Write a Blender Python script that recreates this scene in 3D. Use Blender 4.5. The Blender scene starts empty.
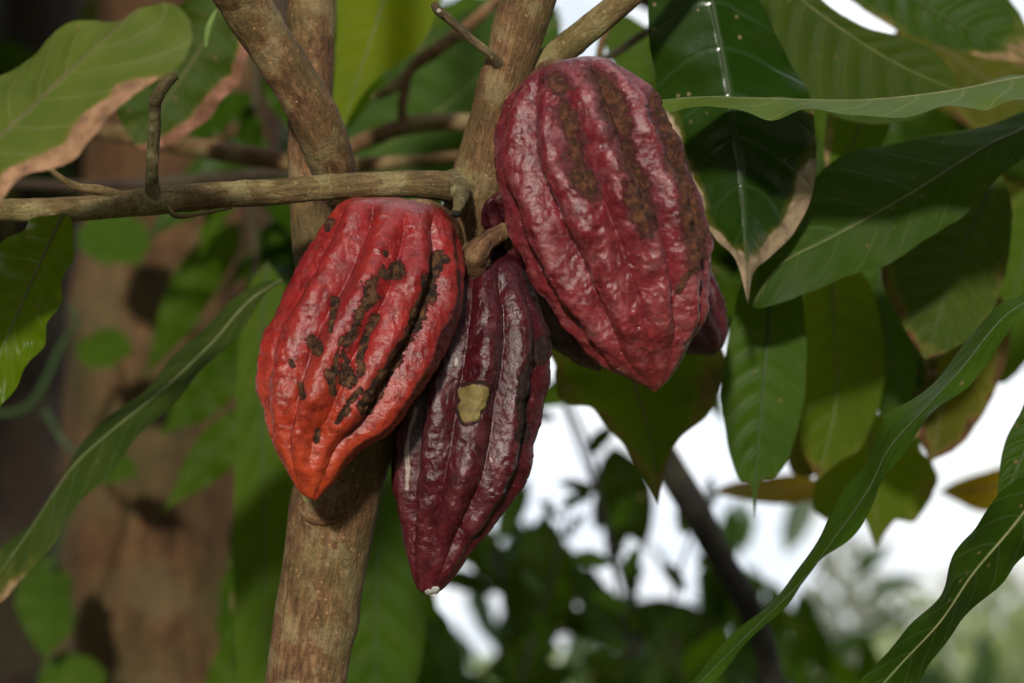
import bpy, math, random
import numpy as np
from mathutils import Vector, Matrix

# ---------------------------------------------------------------- camera / light
SC = bpy.context.scene
COL = SC.collection
CAMZ, PITCH, LENS, SENS = 1.45, math.radians(8.0), 55.0, 24.0
F = LENS / SENS * 1024.0
cd = bpy.data.cameras.new('camera'); cam = bpy.data.objects.new('camera', cd); COL.objects.link(cam)
cam.location = (0, 0, CAMZ); cam.rotation_euler = (math.pi/2 + PITCH, 0, 0)
cd.lens = LENS; cd.sensor_width = SENS; cd.clip_start = 0.05; cd.clip_end = 2000
cd.dof.use_dof = True; cd.dof.focus_distance = 1.36; cd.dof.aperture_fstop = 3.6
SC.camera = cam
SC.view_settings.view_transform = 'Standard'; SC.view_settings.look = 'None'
SC.view_settings.exposure = 0.0; SC.view_settings.gamma = 1.0
SC.view_settings.use_curve_mapping = False

SUN_EL, SUN_AZ = math.radians(12), math.radians(180 + 7)     # azimuth clockwise from +Y: behind the camera, a little to its left
sdir = Vector((math.sin(SUN_AZ)*math.cos(SUN_EL), math.cos(SUN_AZ)*math.cos(SUN_EL), math.sin(SUN_EL)))
sl = bpy.data.lights.new('flash_sun', 'SUN'); flash_sun = bpy.data.objects.new('flash_sun', sl); COL.objects.link(flash_sun)
sl.energy = 3.7; sl.angle = math.radians(3.5); sl.color = (1.0, 0.95, 0.84)  # soft frontal sun lamp standing in for the camera flash
flash_sun.rotation_euler = sdir.to_track_quat('Z', 'Y').to_euler(); flash_sun.location = (-2, -4, 6)

w = bpy.data.worlds.new('World'); SC.world = w; w.use_nodes = True
nt = w.node_tree; N = nt.nodes; L = nt.links
bg = N['Background']; bg.inputs[1].default_value = 0.12
sky = N.new('ShaderNodeTexSky'); sky.sky_type = 'NISHITA'; sky.sun_disc = False
sky.sun_elevation = SUN_EL; sky.sun_rotation = SUN_AZ
tc = N.new('ShaderNodeTexCoord'); nz = N.new('ShaderNodeTexNoise'); nz.inputs['Scale'].default_value = 3.2; nz.inputs['Detail'].default_value = 5
rp = N.new('ShaderNodeValToRGB'); rp.color_ramp.elements[0].position = 0.22; rp.color_ramp.elements[1].position = 0.5
mx = N.new('ShaderNodeMix'); mx.data_type = 'RGBA'
L.new(tc.outputs['Generated'], nz.inputs['Vector']); L.new(nz.outputs['Fac'], rp.inputs[0])
L.new(rp.outputs[0], mx.inputs[0]); L.new(sky.outputs[0], mx.inputs[6]); 
n2 = N.new('ShaderNodeTexNoise'); n2.inputs['Scale'].default_value = 9.0; n2.inputs['Detail'].default_value = 4; L.new(tc.outputs['Generated'], n2.inputs['Vector'])
r2 = N.new('ShaderNodeValToRGB'); e2 = r2.color_ramp.elements; e2[0].position = .40; e2[0].color = (.84, .91, 1, 1); e2[1].position = .58; e2[1].color = (.98, .99, 1, 1); L.new(n2.outputs['Fac'], r2.inputs[0])
vm = N.new('ShaderNodeVectorMath'); vm.operation = 'SCALE'; vm.inputs['Scale'].default_value = 9.8; L.new(r2.outputs[0], vm.inputs[0]); L.new(vm.outputs[0], mx.inputs[7])
L.new(mx.outputs[2], bg.inputs[0])

rng = np.random.default_rng(7); random.seed(7)
CP, SP = math.cos(PITCH), math.sin(PITCH)
def at(x, y, d):
    """pixel of the photograph and distance along the view axis -> world point"""
    X = (x-512.0)/F*d; Zc = -(y-341.5)/F*d
    return np.array([X, d*CP - Zc*SP, CAMZ + d*SP + Zc*CP])
def proj(P):
    P = np.asarray(P); q = P - np.array([0, 0, CAMZ])
    d = q[..., 1]*CP + q[..., 2]*SP; Zc = -q[..., 1]*SP + q[..., 2]*CP
    return 512 + q[..., 0]/d*F, 341.5 - Zc/d*F, d
VIEW = np.array([0, CP, SP]); UP = np.array([0, -SP, CP])

# ---------------------------------------------------------------- numeric helpers
def vnoise(p, seed=0):
    p = np.asarray(p, float); i = np.floor(p).astype(np.int64); f = p - i; f = f*f*(3-2*f)
    def h(ix, iy, iz):
        n = (ix*374761393 + iy*668265263 + iz*2147483647 + seed*1274126177) & 0xffffffff
        n = ((n ^ (n >> 13))*1274126177) & 0xffffffff
        n = ((n ^ (n >> 16))*2246822519) & 0xffffffff
        return ((n ^ (n >> 15)) & 0xffff)/65535.0
    x, y, z = i[..., 0], i[..., 1], i[..., 2]; r = 0
    for a in (0, 1):
        for b in (0, 1):
            for c in (0, 1):
                wgt = (f[..., 0] if a else 1-f[..., 0])*(f[..., 1] if b else 1-f[..., 1])*(f[..., 2] if c else 1-f[..., 2])
                r = r + wgt*h(x+a, y+b, z+c)
    return r*2-1
def fbm(p, o=3, seed=0):
    p = np.asarray(p, float); r = 0; a = 1; t = 0
    for k in range(o):
        r = r + a*vnoise(p*2**k + 17.3*k, seed+k); t += a; a *= .5
    return r/t
def sstep(a, b, x):
    t = np.clip((x-a)/(b-a), 0, 1); return t*t*(3-2*t)
def spline(pts, n):
    """Catmull-Rom through pts, resampled to n points by arc length"""
    P = np.asarray(pts, float)
    if len(P) == 2:
        t = np.linspace(0, 1, n)[:, None]; return P[0]*(1-t) + P[1]*t
    Q = np.vstack([2*P[0]-P[1], P, 2*P[-1]-P[-2]]); out = []
    for i in range(1, len(Q)-2):
        a, b, c, d = Q[i-1], Q[i], Q[i+1], Q[i+2]
        for t in np.linspace(0, 1, 14, endpoint=False):
            out.append(.5*((2*b) + (c-a)*t + (2*a-5*b+4*c-d)*t*t + (3*b-a-3*c+d)*t**3))
    out.append(P[-1]); out = np.array(out)
    s = np.r_[0, np.cumsum(np.linalg.norm(np.diff(out[:, :3], axis=0), axis=1))]
    u = np.linspace(0, s[-1], n)
    return np.stack([np.interp(u, s, out[:, k]) for k in range(out.shape[1])], 1)
def unit(v): return v/(np.linalg.norm(v, axis=-1, keepdims=True)+1e-12)

# ---------------------------------------------------------------- object helpers
def tag(o, label=None, cat=None, group=None, kind=None):
    if label: o['label'] = label
    if cat: o['category'] = cat
    if group: o['group'] = group
    if kind: o['kind'] = kind
    return o
def empty(name, loc=(0, 0, 0), **k):
    o = bpy.data.objects.new(name, None); COL.objects.link(o); o.location = Vector(loc); o.empty_display_size = .02
    return tag(o, **k)
def mesh_obj(name, V, Fc, mat, parent=None, uv=None, attrs=None, smooth=True):
    V = np.asarray(V, float)
    if parent is not None: V = V - np.array(parent.location)
    me = bpy.data.meshes.new(name); 
    Fc = np.asarray(Fc) if not isinstance(Fc, list) else Fc
    me.vertices.add(len(V)); me.vertices.foreach_set('co', V.ravel())
    if isinstance(Fc, np.ndarray):
        k = Fc.shape[1]; me.loops.add(Fc.size); me.loops.foreach_set('vertex_index', Fc.ravel().astype(np.int32))
        me.polygons.add(len(Fc)); me.polygons.foreach_set('loop_start', (np.arange(len(Fc))*k).astype(np.int32))
        flat = Fc.ravel()
    else:
        flat = np.concatenate([np.array(f) for f in Fc]); me.loops.add(len(flat)); me.loops.foreach_set('vertex_index', flat.astype(np.int32))
        ls = np.r_[0, np.cumsum([len(f) for f in Fc])[:-1]]
        me.polygons.add(len(Fc)); me.polygons.foreach_set('loop_start', ls.astype(np.int32))
    me.update(calc_edges=True); me.validate()
    me.polygons.foreach_set('use_smooth', np.full(len(me.polygons), smooth)); 
    if uv is not None:
        l = me.uv_layers.new(name='UVMap'); l.data.foreach_set('uv', np.asarray(uv)[flat].ravel().astype(np.float32))
    for k, a in (attrs or {}).items():
        at_ = me.attributes.new(k, 'FLOAT', 'POINT'); at_.data.foreach_set('value', np.asarray(a, np.float32).ravel())
    me.materials.append(mat)
    o = bpy.data.objects.new(name, me); COL.objects.link(o)
    if parent is not None: o.parent = parent
    return o
def gridfaces(nu, nv, wrapv=False):
    i, j = np.meshgrid(np.arange(nu-1), np.arange(nv if wrapv else nv-1), indexing='ij'); j2 = (j+1) % nv
    return np.stack([i*nv+j, (i+1)*nv+j, (i+1)*nv+j2, i*nv+j2], -1).reshape(-1, 4)

# ---------------------------------------------------------------- materials
class MN:
    def __init__(s, name):
        s.m = bpy.data.materials.new(name); s.m.use_nodes = True; s.t = s.m.node_tree; s.N = s.t.nodes; s.L = s.t.links
        s.b = s.N['Principled BSDF']; s.out = s.N['Material Output']
    def n(s, ty, **k):
        o = s.N.new('ShaderNode'+ty)
        for a, v in k.items(): setattr(o, a, v)
        return o
    def noise(s, vec, scale, detail=4, rough=.6, dist=0):
        o = s.n('TexNoise'); o.inputs['Scale'].default_value = scale; o.inputs['Detail'].default_value = detail
        o.inputs['Roughness'].default_value = rough; o.inputs['Distortion'].default_value = dist
        if vec is not None: s.L.new(vec, o.inputs['Vector'])
        return o.outputs['Fac']
    def ramp(s, f, stops):
        o = s.n('ValToRGB'); e = o.color_ramp.elements
        while len(e) < len(stops): e.new(.5)
        for q, (p, c) in zip(e, stops):
            q.position = p; q.color = (*(c if isinstance(c, tuple) else (c, c, c)), 1)
        s.L.new(f, o.inputs[0]); return o.outputs[0]
    def mix(s, f, a, b, mode='MIX'):
        o = s.n('Mix', data_type='RGBA', blend_type=mode)
        for i, v in ((0, f), (6, a), (7, b)):
            if hasattr(v, 'is_output') or hasattr(v, 'links'): s.L.new(v, o.inputs[i])
            elif isinstance(v, tuple): o.inputs[i].default_value = (*v, 1)
            else: o.inputs[i].default_value = v
        return o.outputs[2]
    def math(s, op, a, b=0.0, c=None):
        o = s.n('Math', operation=op)
        for i, v in ((0, a), (1, b), (2, c)):
            if v is None: continue
            if hasattr(v, 'links'): s.L.new(v, o.inputs[i])
            else: o.inputs[i].default_value = v
        return o.outputs[0]
    def attr(s, name): o = s.n('Attribute', attribute_name=name); return o.outputs['Fac']
    def bump(s, h, strength, dist, normal=None):
        o = s.n('Bump'); o.inputs['Strength'].default_value = strength; o.inputs['Distance'].default_value = dist
        s.L.new(h, o.inputs['Height'])
        if normal is not None: s.L.new(normal, o.inputs['Normal'])
        return o.outputs[0]

_leafm = {}
def leaf_mat(c1, c2, rough=.54, trans=.25, vein=(.11, .15, .03), nveins=10, dead=(.30, .19, .10), tcol=None, spec=.09):
    c1 = (c1[0]*1.0, c1[1]*.9, c1[2]*.2); c2 = (c2[0]*1.05, c2[1]*.93, c2[2]*.2)
    key = (c1, c2, rough, trans, vein, nveins, dead, tcol)
    if key in _leafm: return _leafm[key]
    m = MN('leaf_surface'); tc = m.n('TexCoord'); uv = m.n('UVMap').outputs[0]
    sep = m.n('SeparateXYZ'); m.L.new(uv, sep.inputs[0]); u, v = sep.outputs[0], sep.outputs[1]
    av = m.math('ABSOLUTE', m.math('MULTIPLY_ADD', v, 2.0, -1.0))
    wob = m.noise(tc.outputs['Object'], 35, 3)
    ph = m.math('ADD', m.math('MULTIPLY', m.math('SUBTRACT', u, m.math('MULTIPLY', m.math('POWER', av, 1.35), .13)), float(nveins)), m.math('MULTIPLY', wob, .22))
    d = m.math('ABSOLUTE', m.math('SUBTRACT', m.math('FRACT', ph), .5))          # 0 on a vein
    vm = m.ramp(d, [(0.0, 1.0), (.022, .8), (.075, 0.0)])
    midm = m.ramp(av, [(0.0, 1.0), (.03, .7), (.07, 0.0)])
    big = m.noise(tc.outputs['Object'], 22, 4); fine = m.noise(tc.outputs['Object'], 260, 5)
    col = m.mix(m.ramp(big, [(.32, 0.0), (.68, 1.0)]), c1, c2)
    col = m.mix(m.math('MULTIPLY', fine, .3), col, tuple(x*.55 for x in c1))
    col = m.mix(m.math('MULTIPLY', m.math('MAXIMUM', vm, midm), .21), col, vein)
    # small brown specks where insects fed
    vo = m.n('TexVoronoi', feature='F1'); vo.inputs['Scale'].default_value = 85; m.L.new(tc.outputs['Object'], vo.inputs['Vector'])
    sp = m.math('MULTIPLY', m.ramp(vo.outputs['Distance'], [(0.08, 1.0), (.15, 0.0)]), m.ramp(big, [(.5, 0.0), (.62, .8)]))
    col = m.mix(sp, col, tuple(x*.6 for x in dead))
    da = m.attr('dead'); dn = m.noise(tc.outputs['Object'], 60, 4)
    dm = m.ramp(m.math('ADD', da, m.math('MULTIPLY_ADD', dn, .7, -.35)), [(.42, 0.0), (.54, 1.0)])
    yl = m.ramp(m.math('ADD', da, m.math('MULTIPLY_ADD', dn, .7, -.35)), [(.22, 0.0), (.45, 1.0)])
    col = m.mix(m.math('MULTIPLY', yl, .45), col, (.16, .13, .025))
    dcol = m.mix(m.ramp(m.noise(tc.outputs['Object'], 90, 4), [(.35, 0.0), (.65, 1.0)]), dead, tuple(x*.38 for x in dead))
    col = m.mix(dm, col, dcol)
    h = m.math('ADD', m.math('MULTIPLY', m.math('MAXIMUM', vm, midm), -.8), m.math('MULTIPLY', fine, .35))
    h = m.math('ADD', h, m.math('MULTIPLY', m.noise(tc.outputs['Object'], 75, 3), .8))
    nb = m.bump(h, .4, .001)
    m.L.new(col, m.b.inputs['Base Color']); m.L.new(nb, m.b.inputs['Normal'])
    r = m.math('ADD', m.math('MULTIPLY', dm, .35), m.math('MULTIPLY_ADD', big, .2, rough-.1)); m.L.new(r, m.b.inputs['Roughness'])
    m.b.inputs['Specular IOR Level'].default_value = spec
    tr = m.n('BsdfTranslucent'); ms = m.n('MixShader'); ms.inputs[0].default_value = trans
    tcx = m.mix(.65, col, tcol or (c2[0]*2.6+.04, c2[1]*2.4+.05, c2[2]*.5)); m.L.new(tcx, tr.inputs[0]); m.L.new(nb, tr.inputs['Normal'])
    m.L.new(m.b.outputs[0], ms.inputs[1]); m.L.new(tr.outputs[0], ms.inputs[2]); m.L.new(ms.outputs[0], m.out.inputs[0])
    _leafm[key] = m.m; return m.m

def bark_mat(name, cols, lichen=(.30, .28, .13), lam=.5, scale=1.0, bumpd=.0019, green=(.10, .11, .03), gam=.3):
    m = MN(name); uv = m.n('UVMap').outputs[0]; tc = m.n('TexCoord').outputs['Object']
    # UV is metres along the wood and metres around it
    mp = m.n('Mapping'); mp.inputs['Scale'].default_value = (75*scale, 230*scale, 1); m.L.new(uv, mp.inputs[0])
    fib = m.noise(mp.outputs[0], 1.0, 6, .65, .6)
    mp2 = m.n('Mapping'); mp2.inputs['Scale'].default_value = (260*scale, 60*scale, 1); m.L.new(uv, mp2.inputs[0])
    ring = m.noise(mp2.outputs[0], 1.0, 3, .6, .4)
    blot = m.noise(tc, 42*scale, 5, .6); fine = m.noise(tc, 520*scale, 4, .7)
    col = m.ramp(m.math('ADD', m.math('MULTIPLY', fib, .5), m.math('MULTIPLY', blot, .5)), [(.38, cols[0]), (.5, cols[1]), (.62, cols[2])])
    col = m.mix(m.math('MULTIPLY', m.ramp(blot, [(.53, 0.0), (.57, 1.0)]), lam), col, lichen)
    gr = m.noise(tc, 17*scale, 4)
    col = m.mix(m.math('MULTIPLY', m.ramp(gr, [(.48, 0.0), (.62, 1.0)]), gam), col, green)
    vo = m.n('TexVoronoi', feature='F1'); vo.inputs['Scale'].default_value = 240*scale; m.L.new(tc, vo.inputs['Vector'])
    sp = m.ramp(vo.outputs['Distance'], [(.14, 1.0), (.24, 0.0)])
    col = m.mix(m.math('MULTIPLY', m.math('MULTIPLY', sp, m.ramp(ring, [(.5, 0.0), (.6, 1.0)])), .6), col, tuple(min(1, c*1.9) for c in cols[2]))
    col = m.mix(m.math('MULTIPLY', m.ramp(fine, [(.35, 1.0), (.5, 0.0)]), .45), col, tuple(c*.45 for c in cols[0]))
    h = m.math('ADD', m.math('MULTIPLY', fib, 1.0), m.math('ADD', m.math('MULTIPLY', ring, .45), m.math('MULTIPLY', fine, .5)))
    m.L.new(m.bump(h, .8, bumpd), m.b.inputs['Normal']); m.L.new(col, m.b.inputs['Base Color'])
    m.b.inputs['Roughness'].default_value = .78; m.b.inputs['Specular IOR Level'].default_value = .25
    return m.m

def plain(name, col, rough=.6, spec=.3, var=.35, sc=80):
    m = MN(name); tc = m.n('TexCoord').outputs['Object']; f = m.noise(tc, sc, 4)
    c = m.mix(m.ramp(f, [(.35, 0.0), (.65, 1.0)]), col, tuple(x*(1-var) for x in col)); m.L.new(c, m.b.inputs['Base Color'])
    m.L.new(m.bump(f, .4, .001), m.b.inputs['Normal'])
    m.b.inputs['Roughness'].default_value = rough; m.b.inputs['Specular IOR Level'].default_value = spec
    return m.m

def pod_mat(name, main, tip, purple, bloom, bloomamt, lesion_a, lesion_b, rough=.38, lsoft=(.46, .58)):
    m = MN(name); tc = m.n('TexCoord').outputs['Object']
    n1 = m.noise(tc, 28, 5, .6); n2 = m.noise(tc, 120, 5, .65); n3 = m.noise(tc, 620, 4, .7)
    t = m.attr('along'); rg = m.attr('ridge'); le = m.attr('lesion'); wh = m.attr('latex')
    col = m.mix(m.ramp(n1, [(.36, 0.0), (.64, 1.0)]), main, purple)
    col = m.mix(m.math('MULTIPLY', m.ramp(m.math('ADD', t, m.math('MULTIPLY_ADD', n1, .4, -.2)), [(.45, 0.0), (.95, 1.0)]), .85), col, tip)
    col = m.mix(m.math('MULTIPLY', m.ramp(n2, [(.38, 1.0), (.55, 0.0)]), .55), col, tuple(x*.42 for x in purple))
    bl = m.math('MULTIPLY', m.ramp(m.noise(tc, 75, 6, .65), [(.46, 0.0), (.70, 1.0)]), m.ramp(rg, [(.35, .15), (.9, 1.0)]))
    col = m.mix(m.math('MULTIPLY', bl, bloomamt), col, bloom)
    vo = m.n('TexVoronoi', feature='F1'); vo.inputs['Scale'].default_value = 210; m.L.new(tc, vo.inputs['Vector'])
    col = m.mix(m.math('MULTIPLY', m.ramp(vo.outputs['Distance'], [(.06, 1.0), (.13, 0.0)]), .22), col, tuple(min(1, x*1.7+.08) for x in bloom))
    ln = m.noise(tc, 230, 6, .75, .8)
    lm = m.math('ADD', le, m.math('MULTIPLY_ADD', ln, 2.4, -1.25))
    lmask = m.math('MULTIPLY', m.ramp(lm, [(lsoft[0], 0.0), (lsoft[1], 1.0)]), m.ramp(le, [(.05, 0.0), (.2, 1.0)]))
    lcol = m.mix(m.ramp(m.noise(tc, 190, 5, .7), [(.42, 0.0), (.58, 1.0)]), lesion_a, lesion_b)
    lcol = m.mix(m.ramp(m.math('ADD', lm, 0.0), [(.50, 1.0), (.95, 0.0)]), lcol, (.018, .012, .010))
    col = m.mix(lmask, col, lcol)
    wm = m.ramp(m.math('ADD', wh, m.math('MULTIPLY_ADD', ln, .8, -.4)), [(.48, 0.0), (.6, 1.0)])
    col = m.mix(m.math('MULTIPLY', wm, .5), col, (.50, .42, .34))
    m.L.new(col, m.b.inputs['Base Color'])
    h = m.math('ADD', m.math('MULTIPLY', n2, .95), m.math('MULTIPLY', n3, .38))
    h = m.math('ADD', h, m.math('MULTIPLY', m.math('MULTIPLY', lmask, m.noise(tc, 330, 5, .8)), 1.3))
    m.L.new(m.bump(h, .75, .0014), m.b.inputs['Normal'])
    r = m.math('ADD', m.math('MULTIPLY', lmask, .35), m.math('MULTIPLY_ADD', n1, .7, rough-.42)); m.L.new(r, m.b.inputs['Roughness'])
    m.L.new(m.math('MULTIPLY_ADD', lmask, -.36, .46), m.b.inputs['Specular IOR Level'])
    m.b.inputs['Subsurface Weight'].default_value = .0
    return m.m

# ---------------------------------------------------------------- wood
def tube(name, pts, mat, parent=None, nr=40, seg=None, lump=.05, knots=(), cap=True, seed=0, nodes=False):
    """pts: (px, py, depth, radius in px at that depth)"""
    P = np.array([[*at(p[0], p[1], p[2]), p[3]/F*p[2]] for p in pts])
    return tube_world(name, P, mat, parent, nr, seg, lump, knots, cap, seed, nodes)
def tube_world(name, P, mat, parent=None, nr=40, seg=None, lump=.05, knots=(), cap=True, seed=0, nodes=False):
    P = np.asarray(P, float); Lg = np.linalg.norm(np.diff(P[:, :3], axis=0), axis=1).sum(); rm = P[:, 3].max()
    n = seg or int(min(260, max(12, Lg/rm*8))); S = spline(P, n); C, R = S[:, :3], S[:, 3]
    T = unit(np.gradient(C, axis=0)); ref = np.array([0, 0, 1.]) if abs(T[0, 2]) < .8 else np.array([0, 1., 0])
    A = np.zeros_like(T); a = unit(np.cross(T[0], ref))
    for i in range(n):
        a = unit(a - T[i]*np.dot(a, T[i])); A[i] = a
    B = np.cross(T, A); th = np.linspace(0, 2*np.pi, nr+1)
    D = A[:, None]*np.cos(th)[None, :, None] + B[:, None]*np.sin(th)[None, :, None]
    base = C[:, None] + D*R[:, None, None]
    disp = 1 + lump*fbm(base/rm*.55, 3, seed) + lump*.35*fbm(base/rm*2.6, 2, seed+5)
    rad = R[:, None]*disp
    for kp, kr, ka in knots:
        dist = np.linalg.norm(base - np.array(kp), axis=2); rad = rad + ka*np.exp(-(dist/kr)**2)
    s_ = np.linspace(0, Lg, n); kr_ = np.random.default_rng(seed+500)
    if nodes:
        for q0 in np.arange(.03, Lg, .055)+kr_.uniform(-.02, .02, len(np.arange(.03, Lg, .055))):
            a0 = kr_.uniform(0, 6.28); rad = rad*(1+(kr_.uniform(.03, .08)*np.exp(-((s_-q0)/(rm*.28))**2))[:, None]*(.5+.5*np.cos(th-a0))[None])
    V = C[:, None] + D*rad[..., None]
    V[:, -1] = V[:, 0]
    s = np.linspace(0, Lg, n); uv = np.stack(np.broadcast_arrays(s[:, None], (th*rm)[None]), -1).reshape(-1, 2)
    V = V.reshape(-1, 3); Fc = gridfaces(n, nr+1)
    if cap:
        fl = Fc.tolist()
        k = len(V); V = np.vstack([V, C[0]-T[0]*R[0]*.25, C[-1]+T[-1]*R[-1]*.3]); uv = np.vstack([uv, [0, 0], [Lg, 0]])
        for j in range(nr):
            fl.append([k, j, j+1]); fl.append([k+1, (n-1)*(nr+1)+j+1, (n-1)*(nr+1)+j])
        Fc = fl
    return mesh_obj(name, V, Fc, mat, parent, uv)

# ---------------------------------------------------------------- leaves
def leaf3d(name, mid, left, right, mat, parent=None, quilt=.0022, nveins=10, wave=.0, wk=5, dead=(0, 0, 0), cup=0., nu=96, nv=13, seed=0,
           midrib=None, ribr=.0011, du_=None, label=None, cat='leaf', group=None, petiole=None, deadcut=0.0):
    """mid/left/right: world polylines from base to tip. dead = (left edge, right edge, tip) amount"""
    M, Lf, Rt = spline(mid, nu), spline(left, nu), spline(right, nu)
    v = np.linspace(-1, 1, 2*nv-1); u = np.linspace(0, 1, nu)
    av = np.abs(v)[None, :, None]; E = np.where(v[None, :, None] < 0, Lf[:, None], Rt[:, None])
    P = M[:, None]*(1-av) + E*av
    du = np.gradient(P, axis=0); dv = np.gradient(P, axis=1); nn = unit(np.cross(du, dv))
    n0 = unit(nn.mean(axis=(0, 1))); nn = np.where((nn@n0)[..., None] < 0, -nn, nn)
    nn = unit(nn*.5 + n0)
    if np.dot(n0, VIEW) > 0: nn = -nn
    wd = (np.linalg.norm(Lf-M, axis=1)+np.linalg.norm(Rt-M, axis=1))[:, None]/2
    prof = np.clip(wd/wd.max(), 0, 1)
    ph = nveins*(u[:, None] - .13*np.abs(v)[None]**1.35)
    a1 = np.abs(v)[None]
    quilt = quilt*.38
    q = quilt*(np.abs(np.sin(np.pi*ph))**.8-.5)*np.sin(np.pi*np.clip(a1, 0, 1)**.8)*prof
    wv = wave*np.sin(2*np.pi*wk*u[:, None]+np.where(v[None] < 0, 0, 1.7)+seed)*a1**2*prof
    wv = wv + wave*.8*fbm(np.stack(np.broadcast_arrays(u[:, None]*9, v[None]*2., np.float64(seed)), -1), 2, seed)*a1*prof
    cu = cup*(a1**2)*prof
    P = P + nn*(q + wv + cu)[..., None]
    # ragged margin
    rag = 1 - .03*fbm(np.stack(np.broadcast_arrays(u[:, None]*26, np.sign(v)[None]*3., np.float64(seed)), -1), 2, seed+3)*(a1**3)
    P = M[:, None] + (P-M[:, None])*rag[..., None]
    dl, dr, dt = dead
    da = np.where(v[None] < 0, dl, dr)*sstep(.45, 1.0, a1) + dt*sstep(.72, 1.0, u[:, None])
    if du_: da = da*sstep(du_[0]-.06, du_[0]+.06, u[:, None])*(1-sstep(du_[1]-.06, du_[1]+.06, u[:, None]))
    nsx = fbm(np.stack(np.broadcast_arrays(u[:, None]*5, v[None]*1.5, np.float64(seed+9)), -1), 2, seed)
    nsy = fbm(np.stack(np.broadcast_arrays(u[:, None]*17, v[None]*3., np.float64(seed+19)), -1), 2, seed)
    da = da*(1+.9*nsx+.5*nsy) 
    uv = np.stack(np.broadcast_arrays(u[:, None], (v*.5+.5)[None]), -1).reshape(-1, 2)
    root = parent
    if parent is None:
        root = empty(name, M[0], label=label, cat=cat, group=group); bn = 'blade'
    else: bn = 'leaf'
    b = mesh_obj(bn, P.reshape(-1, 3), gridfaces(nu, len(v)), mat, root, uv, {'dead': da})
    if midrib is not None:
        r = ribr*(1-.75*u)
        c = P[:, nv-1] - nn[:, nv-1]*r[:, None]*.2
        tube_world('midrib', np.c_[c, r], midrib, root if parent is None else b, nr=8, seg=60, lump=.02) if parent is None else None
        if petiole is not None:
            pp = [np.r_[M[0], ribr]] + [np.r_[at(*q_), ribr*1.3] for q_ in petiole]
            tube_world('petiole', pp[::-1], midrib, root, nr=10, lump=.04)
    return root

def px_leaf(name, d, mid, left, right, mat, dl=0, dr=0, **k):
    """pixel outline at distance d; entries (x,y) or (x,y,extra depth). dl, dr: extra depth of the edges."""
    f = lambda pts, e: np.array([at(p[0], p[1], d + (p[2] if len(p) > 2 else 0) + e*math.sin(math.pi*min(1, max(0, i/(len(pts)-1)))))
                                 for i, p in enumerate(pts)])
    ends = lambda P: [mid[0]] + list(P) + [mid[-1]]
    return leaf3d(name, f(mid, 0), f(ends(left), dl), f(ends(right), dr), mat, **k)

def auto_leaf(name, base, tip, width, mat, roll=0., sag=.02, parent=None, **k):
    """base, tip world points; width metres; roll = turn of the blade about its axis; cacao shape with a drip tip"""
    b, t = np.array(base, float), np.array(tip, float); ax = unit(t-b); Ln = np.linalg.norm(t-b)
    side = np.cross(ax, VIEW); side = unit(side) if np.linalg.norm(side) > .1 else np.array([1., 0, 0]); nrm = np.cross(side, ax)
    side = side*math.cos(roll) + nrm*math.sin(roll); nrm = np.cross(side, ax)
    s = np.array([0, .03, .1, .22, .38, .55, .7, .82, .9, .95, 1.]); wv = np.array([0, .22, .55, .85, 1, .98, .78, .46, .2, .09, 0.])
    sg = np.array([0, 0, -1.])*sag*Ln*1.0
    mid = b + ax*Ln*s[:, None] + sg*(np.sin(np.pi*s*.9)*-.6)[:, None] + sg*(s**2)[:, None]
    j = 1 + .07*rng.standard_normal(len(s))
    lf = mid + side*(wv*width/2*j)[:, None] + nrm*(wv*width*.06)[:, None]
    rt = mid - side*(wv*width/2*j[::-1])[:, None] + nrm*(wv*width*.06)[:, None]
    return leaf3d(name, mid, lf, rt, mat, parent=parent, **k)

# colours of the leaves
G_mid = leaf_mat((.030, .072, .010), (.046, .096, .012), trans=.35)
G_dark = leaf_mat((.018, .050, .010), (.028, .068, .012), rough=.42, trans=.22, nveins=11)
G_gloss = leaf_mat((.010, .032, .010), (.015, .046, .012), rough=.22, trans=.10, nveins=8, vein=(.05, .10, .04), spec=.5, dead=(.42, .30, .19))
G_olive = leaf_mat((.050, .095, .012), (.075, .125, .016), trans=.4, nveins=9, dead=(.16, .08, .03))
G_yell = leaf_mat((.095, .15, .012), (.13, .19, .014), trans=.5, nveins=8)
G_pale = leaf_mat((.072, .112, .09), (.105, .150, .11), rough=.5, trans=.2, nveins=9, vein=(.26, .25, .12), dead=(.40, .22, .13))
G_blue = leaf_mat((.026, .050, .030), (.042, .070, .045), rough=.45, trans=.10, nveins=12, vein=(.10, .14, .07))
G_brown = leaf_mat((.040, .058, .012), (.070, .075, .015), trans=.25, nveins=8, dead=(.13, .060, .032))
G_amber = leaf_mat((.16, .13, .03), (.24, .17, .04), trans=.45, nveins=8, dead=(.25, .14, .05))
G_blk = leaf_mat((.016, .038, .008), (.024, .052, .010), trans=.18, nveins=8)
RIB = plain('leaf_rib', (.16, .17, .06), .5); RIBD = plain('dark_leaf_rib', (.05, .075, .025), .5); RIBB = plain('brown_leaf_rib', (.16, .12, .06), .6)

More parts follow.
